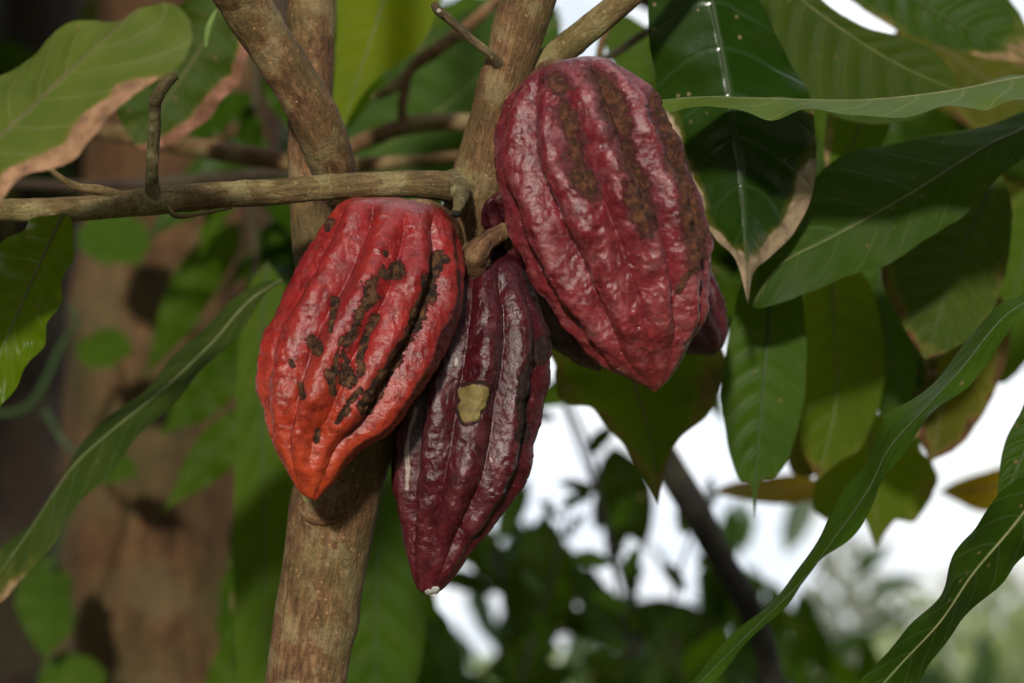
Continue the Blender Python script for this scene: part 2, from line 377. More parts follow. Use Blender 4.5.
BARK = bark_mat('twig_bark', ((.060, .040, .020), (.130, .090, .045), (.215, .155, .085)))
BARKR = bark_mat('stem_bark', ((.058, .027, .012), (.150, .076, .033), (.28, .160, .075)), lichen=(.24, .21, .11), lam=.35)
BARKG = bark_mat('green_bark', ((.075, .048, .019), (.150, .100, .040), (.25, .175, .080)), lam=.3, green=(.10, .095, .02), gam=.35)
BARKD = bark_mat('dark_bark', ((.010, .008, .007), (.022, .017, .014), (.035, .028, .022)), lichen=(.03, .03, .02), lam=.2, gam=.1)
BARKT = bark_mat('old_trunk_bark', ((.040, .018, .007), (.095, .046, .018), (.155, .080, .032)), lichen=(.11, .085, .04), lam=.5, scale=.22, bumpd=.006, green=(.055, .060, .018), gam=.45)
BARKT2 = bark_mat('dark_twig_bark', ((.030, .022, .010), (.070, .052, .020), (.12, .09, .035)), lam=.2)
BARKX = bark_mat('far_bark', ((.020, .012, .008), (.040, .024, .015), (.065, .042, .026)), lichen=(.06, .05, .03), lam=.3, scale=.25, bumpd=.005, gam=.2)

# ================================================================ setting
def ground():
    n = 160; r = np.r_[0, np.geomspace(.4, 900, n-1)]; th = np.linspace(0, 2*np.pi, 97)
    X = r[:, None]*np.cos(th); Y = r[:, None]*np.sin(th)
    Z = .10*fbm(np.stack([X*.35, Y*.35, X*0], -1), 3, 3)*np.clip(r/3, 0, 1)[:, None]
    V = np.stack([X, Y, Z], -1).reshape(-1, 3)
    m = MN('leaf_litter_ground'); tc = m.n('TexCoord').outputs['Object']
    a = m.noise(tc, .8, 5); b = m.noise(tc, 14, 6, .7)
    c = m.ramp(b, [(.35, (.030, .018, .010)), (.5, (.075, .045, .022)), (.68, (.14, .09, .045))])
    g = m.ramp(b, [(.3, (.03, .06, .012)), (.7, (.10, .15, .035))])
    m.L.new(m.mix(m.ramp(a, [(.42, 0.0), (.55, 1.0)]), c, g), m.b.inputs['Base Color']); m.L.new(m.bump(b, .8, .03), m.b.inputs['Normal'])
    m.b.inputs['Roughness'].default_value = .9
    tag(mesh_obj('ground', V, gridfaces(n, 97), m.m), kind='structure')
ground()

def leaf_cloud(name, C, size, mat, parent=None, up=.3, seed=1, asp=.36):
    """many pointed leaves as one mesh, C centres"""
    r = np.random.default_rng(seed); n = len(C); ax = unit(r.standard_normal((n, 3)) + np.array([0, 0, -up*2])); sd = unit(np.cross(ax, r.standard_normal((n, 3))))
    nr_ = np.cross(ax, sd); L_ = (size*(.65+.7*r.random(n)))[:, None]
    prof = [(-.5, 0, 0), (-.22, .8, .05), (.1, 1, .1), (.35, .5, .02), (.5, 0, -.05), (.1, -1, .1), (-.22, -.8, .05), (.35, -.5, .02)]
    P = np.stack([C + ax*L_*a + sd*L_*asp*.5*b + nr_*L_*c for a, b, c in prof], 1)
    mid = np.stack([C + ax*L_*a + nr_*L_*c for a, c in ((-.22, 0), (.1, .0), (.35, -.03))], 1)
    V = np.concatenate([P, mid], 1)   # 0 base,1-3 left,4 tip,5,6,7 right; 8,9,10 mid
    base = (np.arange(n)*11)[:, None]
    quads = np.array([[1, 2, 9, 8], [2, 3, 10, 9], [8, 9, 5, 6], [9, 10, 7, 5]]); tris = np.array([[0, 1, 8], [0, 8, 6], [3, 4, 10], [10, 4, 7]])
    fl = (base[:, None]+quads[None]).reshape(-1, 4).tolist() + (base[:, None]+tris[None]).reshape(-1, 3).tolist()
    return mesh_obj(name, V.reshape(-1, 3), fl, mat, parent)
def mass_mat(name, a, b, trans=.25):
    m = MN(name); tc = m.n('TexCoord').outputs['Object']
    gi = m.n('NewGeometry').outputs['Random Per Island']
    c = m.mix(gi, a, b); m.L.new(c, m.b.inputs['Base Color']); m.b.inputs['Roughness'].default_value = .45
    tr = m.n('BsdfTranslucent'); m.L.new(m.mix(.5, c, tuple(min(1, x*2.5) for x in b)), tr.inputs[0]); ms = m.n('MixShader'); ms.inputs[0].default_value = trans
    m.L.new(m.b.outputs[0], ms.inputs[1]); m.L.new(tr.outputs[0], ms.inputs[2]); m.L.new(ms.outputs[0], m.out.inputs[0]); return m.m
MM_dark = mass_mat('painted_shade_leaves', (.018, .045, .007), (.042, .085, .012)); MM_far = mass_mat('painted_sunlit_leaves', (.13, .18, .045), (.32, .38, .15))  # background shade and far sunlight are put into these leaf colours
MM_far2 = mass_mat('painted_glare_leaves', (.30, .32, .16), (.58, .58, .42))  # bright daylight glare put into the leaf colour

# ---- far planting beyond the grove (one mass at the horizon) and single shrubs nearer
def far_mass(name, d0, d1, xs, zt, n, size, mat, seed, **k):
    r = np.random.default_rng(seed); X = r.uniform(xs[0], xs[1], n); Y = r.uniform(d0, d1, n)
    top = zt*(.45+.55*(fbm(np.stack([X*.22, Y*.12, X*0], -1), 3, seed)*.9+.6)); Z = r.random(n)**.7*top
    return tag(leaf_cloud(name, np.stack([X, Y, Z], -1), size, mat, None, seed=seed), **k)
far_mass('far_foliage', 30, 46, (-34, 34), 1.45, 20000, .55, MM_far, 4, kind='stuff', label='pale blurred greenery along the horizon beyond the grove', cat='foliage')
def bush(x, y, r_, h, mat, label, seed, size=.16, n=1600):
    o = empty('shrub', (x, y, 0), label=label, cat='shrub', group='sunlit shrubs beyond the grove')
    r = np.random.default_rng(seed); v = unit(r.standard_normal((n, 3)))*(r.random(n)**.4)[:, None]
    C = np.array([x, y, h*.55]) + v*np.array([r_, r_, h*.5])*(1+.35*fbm(v*2.2+seed, 2, seed))[:, None]
    leaf_cloud('leaves', C, size, mat, o, seed=seed)
    for k in range(4):
        a = k*1.6+seed; tube_world('stem', [[x, y, -.05, .03], [x+.2*math.cos(a)*r_, y+.2*math.sin(a)*r_, h*.4, .02], [x+.5*math.cos(a)*r_, y+.5*math.sin(a)*r_, h*.8, .008]], BARKX, o, nr=8, seg=12)
    return o
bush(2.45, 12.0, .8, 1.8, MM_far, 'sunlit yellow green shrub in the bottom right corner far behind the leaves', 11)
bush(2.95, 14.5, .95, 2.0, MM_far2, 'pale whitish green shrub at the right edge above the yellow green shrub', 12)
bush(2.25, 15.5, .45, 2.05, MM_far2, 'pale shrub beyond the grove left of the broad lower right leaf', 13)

# ---- big old tree behind at the left
t = empty('tree', at(150, 900, 3.0)*np.array([1, 1, 0]), label='thick brown old tree trunk, blurred, behind the left side of the cacao tree', cat='tree')
tube('trunk', [(158, 1500, 3.0, 150), (150, 1000, 3.0, 118), (150, 683, 3.0, 102), (158, 520, 3.0, 98), (163, 360, 3.0, 92), (178, 200, 3.0, 92), (190, 60, 3.0, 96), (196, -90, 3.05, 92), (205, -700, 3.1, 80)], BARKT, t, nr=96, seg=220, lump=.13, seed=3)
tube('root_ridge', [(232, 1500, 2.93, 60), (226, 800, 2.93, 32), (222, 600, 2.94, 24), (216, 450, 2.96, 18), (206, 300, 3.0, 10)], BARKT, t, nr=24, lump=.16, seed=8)
tube('root_ridge', [(60, 1500, 2.9, 60), (88, 800, 2.9, 30), (96, 560, 2.92, 22), (104, 330, 2.96, 16), (112, 150, 3.0, 9)], BARKT, t, nr=24, lump=.16, seed=9)
t2 = empty('tree', at(20, 900, 4.4)*np.array([1, 1, 0]), label='dark tree trunk at the far left edge, behind the thick brown one', cat='tree')
tube('trunk', [(6, 1600, 4.4, 90), (8, 800, 4.4, 62), (14, 500, 4.4, 56), (20, 200, 4.4, 54), (40, 60, 4.4, 50), (60, -300, 4.4, 46)], BARKX, t2, nr=48, lump=.12, seed=13)
tube('limb', [(20, 260, 4.38, 30), (90, 130, 4.3, 24), (180, 30, 4.2, 20), (260, -80, 4.1, 18)], BARKX, t2, nr=24, lump=.1, seed=14)

# ================================================================ the cacao tree
ct = empty('cacao_tree', at(300, 1400, 1.40)*np.array([1, 1, 0]), label='slim cacao tree stem with forked branches carrying the pods', cat='tree')
K = lambda x, y, d, r, a: (at(x, y, d), r, a)
tube('stem', [(262, 3200, 1.42, 62), (285, 1200, 1.42, 48), (300, 760, 1.42, 41), (306, 683, 1.42, 39.5), (322, 580, 1.42, 40), (338, 490, 1.42, 44), (360, 420, 1.42, 44), (385, 360, 1.43, 38), (423, 300, 1.44, 36), (455, 250, 1.44, 32), (471, 215, 1.43, 30), (482, 170, 1.42, 28), (494, 120, 1.415, 24), (508, 70, 1.41, 24), (524, 15, 1.41, 26), (540, -40, 1.41, 25), (580, -220, 1.42, 22), (640, -500, 1.43, 16)],
     BARKR, ct, nr=96, seg=420, lump=.07, seed=21, nodes=True,
     knots=[K(318, 512, 1.395, .009, .0035), K(312, 506, 1.395, .005, .002), K(336, 515, 1.395, .006, .002), K(470, 200, 1.39, .012, .003), K(497, 62, 1.38, .007, .004), K(478, 130, 1.38, .006, .0015)])
tube('upright_branch', [(372, 430, 1.45, 30), (345, 350, 1.47, 25), (320, 280, 1.48, 22), (312, 220, 1.48, 21), (310, 150, 1.48, 22), (311, 70, 1.48, 23), (312, 0, 1.48, 24), (313, -60, 1.48, 24), (318, -500, 1.5, 18)],
     BARKR, ct, nr=64, seg=260, lump=.09, seed=22, nodes=True, knots=[K(309, 78, 1.45, .005, .002), K(306, 240, 1.45, .006, .0015)])
tube('slanting_branch', [(342, 200, 1.45, 14), (336, 176, 1.43, 21), (327, 150, 1.415, 24), (312, 112, 1.40, 25), (290, 74, 1.39, 24), (264, 34, 1.38, 24), (243, 0, 1.37, 25), (215, -50, 1.35, 25), (120, -260, 1.3, 24)],
     BARKR, ct, nr=64, seg=200, lump=.09, seed=23, nodes=True, knots=[K(309, 80, 1.37, .006, .0018)])
tube('side_branch', [(500, 128, 1.435, 15), (488, 158, 1.428, 21), (472, 180, 1.42, 22), (455, 187, 1.41, 18), (434, 185, 1.40, 14.5), (390, 184, 1.395, 13), (330, 187, 1.385, 13), (270, 192, 1.375, 13), (210, 196, 1.365, 13.5), (160, 200, 1.35, 15), (110, 206, 1.34, 12.5), (50, 210, 1.33, 12.5), (-20, 210, 1.32, 12), (-220, 205, 1.29, 12)],
     BARKG, ct, nr=56, seg=380, lump=.10, seed=24, nodes=True, knots=[K(335, 182, 1.36, .005, .0015), K(158, 205, 1.33, .006, .0015), K(455, 182, 1.38, .008, .0022)])
tube('right_branch', [(500, 120, 1.43, 14), (530, 80, 1.42, 15), (548, 62, 1.42, 14.5), (580, 36, 1.42, 14), (610, 12, 1.42, 13.5), (640, -14, 1.42, 13), (760, -120, 1.44, 10)],
     BARKG, ct, nr=48, seg=160, lump=.05, seed=25, nodes=True)
tube('leaf_scar', [(298, 506, 1.399, 2.5), (308, 517, 1.394, 4), (322, 521, 1.392, 4.5), (338, 518, 1.393, 4), (350, 508, 1.398, 2.5)], BARKR, ct, nr=16, seg=40, lump=.25, seed=41)
tube('leaf_scar', [(303, 495, 1.401, 3), (312, 504, 1.395, 5), (324, 506, 1.394, 5), (334, 500, 1.398, 3)], BARKG, ct, nr=16, seg=40, lump=.3, seed=42)
# node below the fork with its cut stub
tube('stub', [(452, 176, 1.41, 7), (457, 184, 1.397, 9), (461, 193, 1.388, 9), (460, 201, 1.373, 6.5), (456, 213, 1.362, 4.4)], BARK, ct, nr=28, seg=60, lump=.34, seed=26)
DARKCUT = plain('cut_end', (.012, .010, .008), .8)
tube('cut_end', [(456, 212.5, 1.358, 4.4), (455.6, 216, 1.357, 4.2)], DARKCUT, ct, nr=20, seg=8, lump=.02)
tube('broken_twig', [(154, 200, 1.345, 9), (152, 180, 1.34, 7), (153, 150, 1.335, 6.2), (155, 125, 1.33, 6), (155, 105, 1.325, 6.5), (160, 92, 1.32, 6), (168, 80, 1.32, 6.5), (175, 74, 1.32, 6)], BARKT2, ct, nr=28, seg=120, lump=.13, seed=27,
     knots=[K(163, 132, 1.32, .0025, .0016), K(151, 103, 1.32, .0025, .0014), K(181, 70, 1.315, .004, .0022), K(174, 66, 1.315, .003, .0016)])
tube('thin_twig', [(118, 196, 1.34, 6), (100, 190, 1.335, 5), (78, 187, 1.33, 4.2), (62, 179, 1.325, 3.6), (47, 166, 1.32, 3)], BARKG, ct, nr=18, seg=60, lump=.1, seed=28)
tube('thin_twig', [(500, 66, 1.40, 7), (490, 54, 1.39, 4.6), (470, 38, 1.385, 4.4), (452, 22, 1.38, 4.4), (438, 10, 1.375, 4.6), (434, 3, 1.375, 3.5)], BARK, ct, nr=20, seg=60, lump=.1, seed=29, knots=[K(492, 55, 1.38, .002, .001)])
tube('bark_sliver', [(168, 207, 1.335, 2), (176, 216, 1.33, 2.6), (200, 214, 1.335, 1.8), (232, 208, 1.345, 1.2)], BARKG, ct, nr=12, seg=40, lump=.15, seed=30)
WHT = plain('pale_cut_wood', (.42, .38, .30), .7)
tube('twig_scar', [(440, 12, 1.366, 2.6), (438.5, 10.5, 1.364, 2.4)], WHT, ct, nr=14, seg=6, lump=.05)

# blurred branches behind
b = empty('branch', at(300, 165, 1.9), label='blurred brown branch running left behind the forked branches', cat='branch', group='bare branches behind the stem')
tube('wood', [(90, 128, 2.05, 9), (130, 136, 2.0, 9), (200, 148, 1.95, 10), (262, 158, 1.9, 10), (330, 166, 1.9, 9), (420, 160, 1.9, 6), (500, 150, 1.9, 5)], BARKR, b, nr=24, lump=.08, seed=31)
b = empty('branch', at(420, 124, 1.95), label='blurred forked branch crossing dark leaves between the two upper stems', cat='branch', group='bare branches behind the stem')
tube('wood', [(330, 158, 1.93, 9), (360, 143, 1.95, 8), (400, 128, 1.95, 9), (440, 122, 1.95, 9), (500, 124, 1.95, 8)], BARKR, b, nr=24, lump=.1, seed=32)
tube('side_twig', [(402, 126, 1.95, 5), (403, 100, 1.95, 5), (410, 70, 1.95, 6), (436, 50, 1.95, 7), (475, 20, 1.95, 6), (520, -20, 1.95, 6)], BARKR, b, nr=20, lump=.12, seed=33)
tube('side_twig', [(408, 72, 1.95, 5), (392, 88, 1.95, 6), (372, 98, 1.95, 3)], BARKG, b, nr=18, lump=.12, seed=34)
b = empty('branch', at(0, 190, 2.2), label='thin blurred branch just under the leaf with a pinkish edge', cat='branch', group='bare branches behind the stem')
tube('wood', [(-20, 182, 2.2, 5), (100, 186, 2.2, 6), (220, 178, 2.2, 7), (300, 170, 2.2, 7)], BARKX, b, nr=16, lump=.08, seed=35)
b = empty('branch', at(640, 30, 1.8), label='dark thin branch above the big purple pod', cat='branch', group='bare branches behind the stem')
tube('wood', [(560, 75, 1.75, 3), (610, 56, 1.8, 4), (650, 30, 1.8, 4), (690, 10, 1.8, 5), (730, -40, 1.8, 5)], BARKX, b, nr=14, lump=.08, seed=36)
tube('side_twig', [(598, 60, 1.8, 4), (606, 30, 1.8, 4), (622, 6, 1.8, 4), (640, -40, 1.8, 4)], BARKR, b, nr=14, lump=.08, seed=37)
b = empty('branch', at(760, 640, 2.2), label='thick black branch sloping down right below the big purple pod', cat='branch')
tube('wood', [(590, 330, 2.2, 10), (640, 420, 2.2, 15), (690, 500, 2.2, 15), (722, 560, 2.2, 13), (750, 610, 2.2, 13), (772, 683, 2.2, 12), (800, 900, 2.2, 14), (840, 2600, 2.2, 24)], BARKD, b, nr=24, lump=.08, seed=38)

# ================================================================ pods
def pod(name, label, d, top, tip, left, right, mat, thick=1.0, dtop=0., dtip=0., phase=0., amp=.10, lump=.0010, lesions=(), latex=(), seed=0, nu=400, nt=420, wide=(0, 0), group='cacao pods on the tree', bend=0.):
    T0, T1 = np.array(top, float), np.array(tip, float); ax = (T1-T0); Ln = np.hypot(*ax); ax = ax/Ln; nv_ = np.array([-ax[1], ax[0]])   # nv_: to the photo's left when ax points down... sign handled below
    def sn(pts):
        q = np.array(pts, float)-T0; s = q@ax; n = q@nv_; o = np.argsort(s); return s[o], n[o]
    sL, nL = sn(left); sR, nR = sn(right)
    s = (1-np.cos(np.linspace(0, np.pi, nu)))/2*Ln                       # dense towards both ends
    s = .5*s + .5*np.linspace(0, Ln, nu)
    def prof(ss, nn):
        S = np.r_[0, ss, Ln]; Q = np.r_[0, nn, 0]
        sp = spline(np.stack([S, Q], 1), 400); return np.interp(s, sp[:, 0], sp[:, 1])
    a, b_ = prof(sL, nL), prof(sR, nR)
    cen = (a+b_)/2; hw = np.abs(a-b_)/2
    cap = np.sqrt(np.clip(1-(1-np.clip(s/(Ln*.11), 0, 1))**2, 0, 1)); hw = hw*(.25+.75*cap) if False else hw
    k = d/F; X = np.array([1., 0, 0])
    up_px = lambda v: X*v[0] - UP*v[1]
    depth = d + dtop*(1-s/Ln) + dtip*(s/Ln) + bend*np.sin(np.pi*s/Ln)
    kk = depth/F
    xy = T0 + ax*s[:, None] + nv_*cen[:, None]
    C = np.array([at(p[0], p[1], dd) for p, dd in zip(xy, depth)])
    Nn = up_px(nv_); Nn = Nn/np.linalg.norm(Nn)
    R = hw*kk
    th = np.linspace(0, 2*np.pi, nt, endpoint=False)
    t01 = s/Ln
    env = sstep(0.0, .10, t01)*(1-.85*sstep(.72, 1.0, t01))
    wob = .07*np.sin(t01*5+seed)+.05*fbm(np.stack([t01*4, t01*0, t01*0+seed], -1), 2, seed)
    al = th[None] + phase + wob[:, None]
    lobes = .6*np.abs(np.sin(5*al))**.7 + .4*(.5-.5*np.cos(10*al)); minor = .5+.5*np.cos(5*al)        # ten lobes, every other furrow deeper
    rad = 1 - amp*env[:, None]*(1-lobes)*(.72+.42*minor)*1.5
    rad = rad + .012*amp/.1
    base = C[:, None] + (Nn*np.cos(th)[:, None] + (-VIEW)*np.sin(th)[:, None]*thick)[None]*(R[:, None]*rad)[..., None]
    nn = unit(base-C[:, None]+1e-9)
    q = base*1.0
    l1 = fbm(q*95, 3, seed); l2 = 1-np.abs(fbm(q*np.array([260, 260, 170]), 2, seed+4)); l3 = fbm(q*30, 2, seed+2)
    pit = sstep(.25, .6, fbm(q*170, 2, seed+8))
    l4 = fbm(q*55+7, 2, seed+11)
    dsp = lump*(1.1*l1 + .6*(l2-.6) + 1.6*l3 + 2.2*l4*(.4+.6*lobes) - .45*pit)*np.clip(R[:, None]/R.max()*1.6, .15, 1)
    px, py, _ = proj(base); front = np.broadcast_to(np.sin(th)[None] > -.15, px.shape)
    def paths(ps):
        msk = np.zeros(px.shape)
        for pth, wd in ps:
            S = spline(np.array(pth, float), 60); dm = np.full(px.shape, 1e9)
            wob2 = fbm(np.stack([px*.05, py*.05, px*0+seed], -1), 2, seed)*wd*.7
            for x, y in S: dm = np.minimum(dm, np.hypot(px-x, py-y))
            msk = np.maximum(msk, 1-sstep(.1, 1.9, (dm+wob2*1.3)/wd))
        return msk*front
    le, la = paths(lesions), paths(latex)
    dsp = dsp + le*(.0008*fbm(q*420, 2, seed+6) + .0008*fbm(q*180, 2, seed+16) - .0006)
    V = base + nn*dsp[..., None]
    o = empty('cacao_pod', C[0], label=label, cat='cacao pod', group=group)
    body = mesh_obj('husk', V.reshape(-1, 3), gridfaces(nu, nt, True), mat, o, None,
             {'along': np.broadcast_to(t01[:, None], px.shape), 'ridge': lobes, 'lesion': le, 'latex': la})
    return o, V, C, (px, py)

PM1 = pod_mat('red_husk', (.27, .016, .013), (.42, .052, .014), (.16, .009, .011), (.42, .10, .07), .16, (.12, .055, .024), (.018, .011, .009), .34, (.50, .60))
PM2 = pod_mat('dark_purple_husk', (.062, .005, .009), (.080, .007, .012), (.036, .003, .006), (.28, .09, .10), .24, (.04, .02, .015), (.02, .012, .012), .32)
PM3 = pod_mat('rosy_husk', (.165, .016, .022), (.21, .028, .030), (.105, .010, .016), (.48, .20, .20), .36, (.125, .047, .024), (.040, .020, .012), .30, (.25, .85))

p1, V1, C1, x1 = pod('cacao_pod', 'bright red pod with rows of dark scabs hanging on the left', 1.345, (394, 197), (316, 501),
    [(346, 199), (330, 217), (314, 241), (298, 268), (284, 292), (270, 321), (262, 346), (259, 379), (265, 419), (274, 446), (286, 472), (301, 493)],
    [(432, 200), (448, 219), (458, 245), (463, 272), (461, 300), (454, 326), (443, 352), (429, 379), (416, 401), (402, 420), (385, 434), (365, 446), (349, 462), (334, 482)],
    PM1, thick=.95, dtop=.035, dtip=-.014, phase=.18, amp=.15, lump=.0013, seed=41,
    lesions=[([(398, 268), (376, 280), (368, 300)], 8), ([(366, 300), (354, 330), (344, 350), (350, 380)], 7.5), ([(341, 338), (330, 384)], 4), ([(326, 372), (332, 392)], 4), ([(440, 262), (431, 280), (428, 296)], 9), ([(424, 300), (412, 328), (398, 352), (384, 378), (366, 408)], 7), ([(346, 410), (338, 422)], 4), ([(312, 340), (316, 350)], 5), ([(330, 222), (326, 228)], 3), ([(300, 385), (304, 396)], 3), ([(318, 431), (316, 440)], 3.5), ([(374, 318), (362, 348), (360, 372)], 5), ([(385, 252), (386, 256)], 3), ([(336, 300), (330, 330)], 3), ([(290, 360), (292, 366)], 2.5), ([(360, 390), (350, 402)], 3)])
p2, V2, C2, x2 = pod('cacao_pod', 'dark purple pod with a yellow patch hanging lowest', 1.40, (486, 250), (427, 596),
    [(446, 262), (425, 300), (408, 350), (398, 400), (392, 440), (391, 474), (396, 506), (403, 540), (410, 568), (417, 588)],
    [(515, 254), (533, 285), (547, 320), (551, 352), (548, 385), (541, 412), (536, 440), (530, 466), (518, 492), (505, 512), (490, 530), (477, 547), (458, 572), (442, 590)],
    PM2, thick=.9, dtop=.02, dtip=.0, phase=.55, amp=.15, lump=.0013, seed=52,
    lesions=[([(457, 386), (470, 383), (490, 385), (488, 403), (482, 413), (478, 422), (464, 425), (457, 412), (458, 400), (457, 388)], 1.0), ([(540, 345), (528, 365), (522, 400), (522, 435)], 6), ([(545, 340), (540, 360)], 5)], latex=[([(415, 408), (409, 430), (407, 470), (407, 488)], 2.0), ([(456, 360), (456, 364)], 1.6), ([(489, 458), (490, 461)], 1.4)])  # first path: thin darker ring along the rim of the scar patch
p3, V3, C3, x3 = pod('cacao_pod', 'large rosy purple pod with brown scabby grooves on the right', 1.325, (566, 60), (655, 392),
    [(534, 72), (514, 92), (502, 114), (497, 140), (498, 168), (504, 194), (512, 220), (519, 243), (528, 264), (540, 290), (555, 315), (569, 336), (586, 353), (604, 367), (626, 378), (645, 387)],
    [(590, 57), (617, 63), (640, 78), (653, 94), (668, 118), (678, 140), (687, 162), (696, 188), (703, 214), (707, 240), (708, 267), (707, 292), (702, 318), (692, 338), (681, 358), (667, 381)],
    PM3, thick=.92, dtop=.0, dtip=.0, phase=.32, amp=.175, lump=.0018, seed=63,
    lesions=[([(556, 85), (565, 110), (577, 150), (588, 190)], 11), ([(598, 72), (612, 100), (628, 150), (640, 200), (648, 235)], 13), ([(655, 98), (668, 130), (680, 170), (690, 215), (694, 262)], 11), ([(690, 270), (682, 290)], 4)])
p4, V4, C4, x4 = pod('cacao_pod', 'small dark pod mostly hidden behind the lower right of the large rosy pod', 1.50, (655, 215), (712, 356),
    [(630, 240), (625, 280), (640, 320), (680, 350)], [(690, 235), (712, 268), (724, 300), (728, 325), (722, 348)],
    PM2, thick=.95, dtop=.02, phase=.8, amp=.10, seed=74, nu=200, nt=240)
p5, V5, C5, x5 = pod('cacao_pod', 'dark knobbly pod wedged between the branch and the large rosy pod', 1.43, (508, 186), (600, 372),
    [(490, 197), (480, 210), (484, 228), (500, 262), (520, 300), (548, 340), (575, 362)], [(526, 190), (545, 215), (575, 250), (600, 290), (612, 330), (610, 356)],
    PM2, thick=.8, dtop=-.035, dtip=.06, phase=.2, amp=.2, seed=85, nu=240, nt=280, lump=.0016)
# yellow scar patch and sap drop on the lowest pod
def patch_on(pod_root, V, xy, poly, mat, name, off=.0006):
    px, py = xy; nt_ = V.shape[1]; cx, cy = np.mean(poly, 0)
    pa = np.array(poly, float); ang = np.arctan2(pa[:, 1]-cy, pa[:, 0]-cx); o_ = np.argsort(ang); ang = ang[o_]; rr = np.hypot(pa[:, 0]-cx, pa[:, 1]-cy)[o_]
    A = np.linspace(-np.pi, np.pi, 73)[:-1]; RR = np.interp(A, np.r_[ang[-1]-2*np.pi, ang, ang[0]+2*np.pi], np.r_[rr[-1], rr, rr[0]])
    half = nt_//2; Pf, qx, qy = V[:, :half].reshape(-1, 3), px[:, :half].ravel(), py[:, :half].ravel()
    rings = np.linspace(0, 1, 12)
    vs = []
    for f_ in rings:
        for a_, r_ in zip(A, RR):
            r2 = r_*f_*(1+.05*math.sin(a_*7)); x, y = cx+r2*math.cos(a_), cy+r2*math.sin(a_)
            i = np.argmin((qx-x)**2+(qy-y)**2)
            dd = proj(Pf[i])[2]; o2 = (off if f_ < .97 else -off*1.2)*(1+.25*math.sin(x*.9+y*.6))
            vs.append(at(x, y, dd-o2))
    return mesh_obj(name, np.array(vs), gridfaces(12, 72, True), mat, pod_root)
YEL = plain('yellow_scar', (.21, .155, .05), .65, var=.45, sc=160)
patch_on(p2, V2, x2, [(458, 388), (470, 385), (489, 387), (487, 403), (481, 412), (478, 421), (464, 423), (458, 412), (460, 400)], YEL, 'scar_patch')
SAP = plain('white_sap', (.75, .72, .66), .3)
patch_on(p2, V2, x2, [(424, 591), (431, 590), (440, 588), (437, 594), (430, 596)], SAP, 'sap_drop', .0008)
# stalks
STK = bark_mat('stalk_bark', ((.050, .022, .012), (.16, .078, .036), (.28, .155, .075)), lam=.2, gam=.0, bumpd=.003)
tube('stalk', [(520, 222, 1.44, 6), (532, 240, 1.46, 8), (540, 262, 1.47, 10)], STK, p5, nr=28, seg=50, lump=.14, seed=91)
tube('stalk', [(522, 226, 1.42, 9), (505, 231, 1.40, 9), (488, 240, 1.39, 11), (478, 251, 1.388, 14), (474, 264, 1.40, 15), (476, 280, 1.42, 13)], STK, p2, nr=36, seg=70, lump=.42, seed=92)
tube('stalk', [(456, 240, 1.42, 9), (446, 220, 1.40, 9), (430, 208, 1.385, 8), (408, 206, 1.375, 7)], STK, p1, nr=24, seg=50, lump=.12, seed=93)
tube('stalk', [(536, 82, 1.41, 9), (546, 70, 1.38, 9), (556, 66, 1.35, 8), (570, 70, 1.335, 7)], STK, p3, nr=24, seg=50, lump=.12, seed=94)
tube('stalk', [(640, 190, 1.50, 6), (648, 205, 1.50, 6), (658, 222, 1.50, 7)], STK, p4, nr=16, seg=30, lump=.1, seed=95)

# ================================================================ leaves one can point at
LG = 'large single leaves around the pods'
def LF(label, d, mid, left, right, mat, rib=RIB, **k): return px_leaf('leaf', d, mid, left, right, mat, midrib=rib, label=label, group=LG, **k)
# top left, blurred, nearer than the pods
LF('big pale green leaf with a brown dead lower edge, top left corner', 1.15, [(-110, 235), (-40, 175), (0, 137), (60, 80), (100, 43), (128, 17), (140, 8)],
   [(-90, 140), (-40, 95), (0, 72), (35, 53), (80, 26), (118, 17)], [(-90, 270), (-30, 235), (0, 207), (22, 176), (60, 160), (82, 148), (116, 112), (152, 84), (182, 53), (190, 25), (175, 5)],
   G_pale, RIBB, dr=-.02, dl=.03, quilt=.0035, wave=.004, wk=3, dead=(0, .95, 0), nveins=9, du_=(-.2, .74))
LF('dull green leaf with a pinkish brown edge behind the top left leaf', 1.75, [(228, -10), (205, 40), (170, 95), (135, 145)],
   [(180, 5), (140, 55), (118, 110)], [(247, 30), (246, 66), (226, 98), (188, 134), (150, 150)], leaf_mat((.025, .055, .028), (.040, .072, .036), dead=(.30, .14, .09), trans=.1), RIBB, dead=(0, 1.1, .3), wave=.006, seed=2)
LF('bright green leaf hanging from the side branch at the left edge', 1.25, [(64, 212), (46, 250), (24, 298), (2, 350), (-12, 395)],
   [(30, 222), (2, 245), (-24, 290), (-34, 345)], [(74, 226), (72, 258), (60, 298), (40, 348), (16, 386), (-2, 410)], leaf_mat((.060, .120, .018), (.085, .155, .020), rough=.3, trans=.35, nveins=8, vein=(.12, .18, .04)), RIB, quilt=.003, wave=.004, seed=3, dl=.03)
LF('long narrow leaf slanting across the thick brown trunk', 1.62, [(282, 280), (248, 302), (210, 345), (160, 392), (110, 432), (70, 470), (30, 530), (-20, 600)],
   [(262, 282), (224, 307), (190, 340), (155, 376), (112, 418), (76, 448), (60, 484), (30, 522), (0, 550)], [(268, 292), (240, 332), (192, 384), (130, 448), (84, 498), (48, 548), (4, 600)], G_blue, RIB, dl=.05, dr=-.03, wave=.002, wk=5, dead=(.1, .15, .3), seed=4)
LF('yellow green sunlit leaf hanging between the two upper stems', 1.8, [(402, -80), (392, -30), (383, 2), (366, 55), (352, 98), (338, 142)],
   [(340, -60), (337, 0), (335, 60), (333, 118)], [(455, -40), (440, 5), (424, 40), (400, 62), (376, 80), (356, 105)], G_yell, RIB, seed=5, quilt=.004)
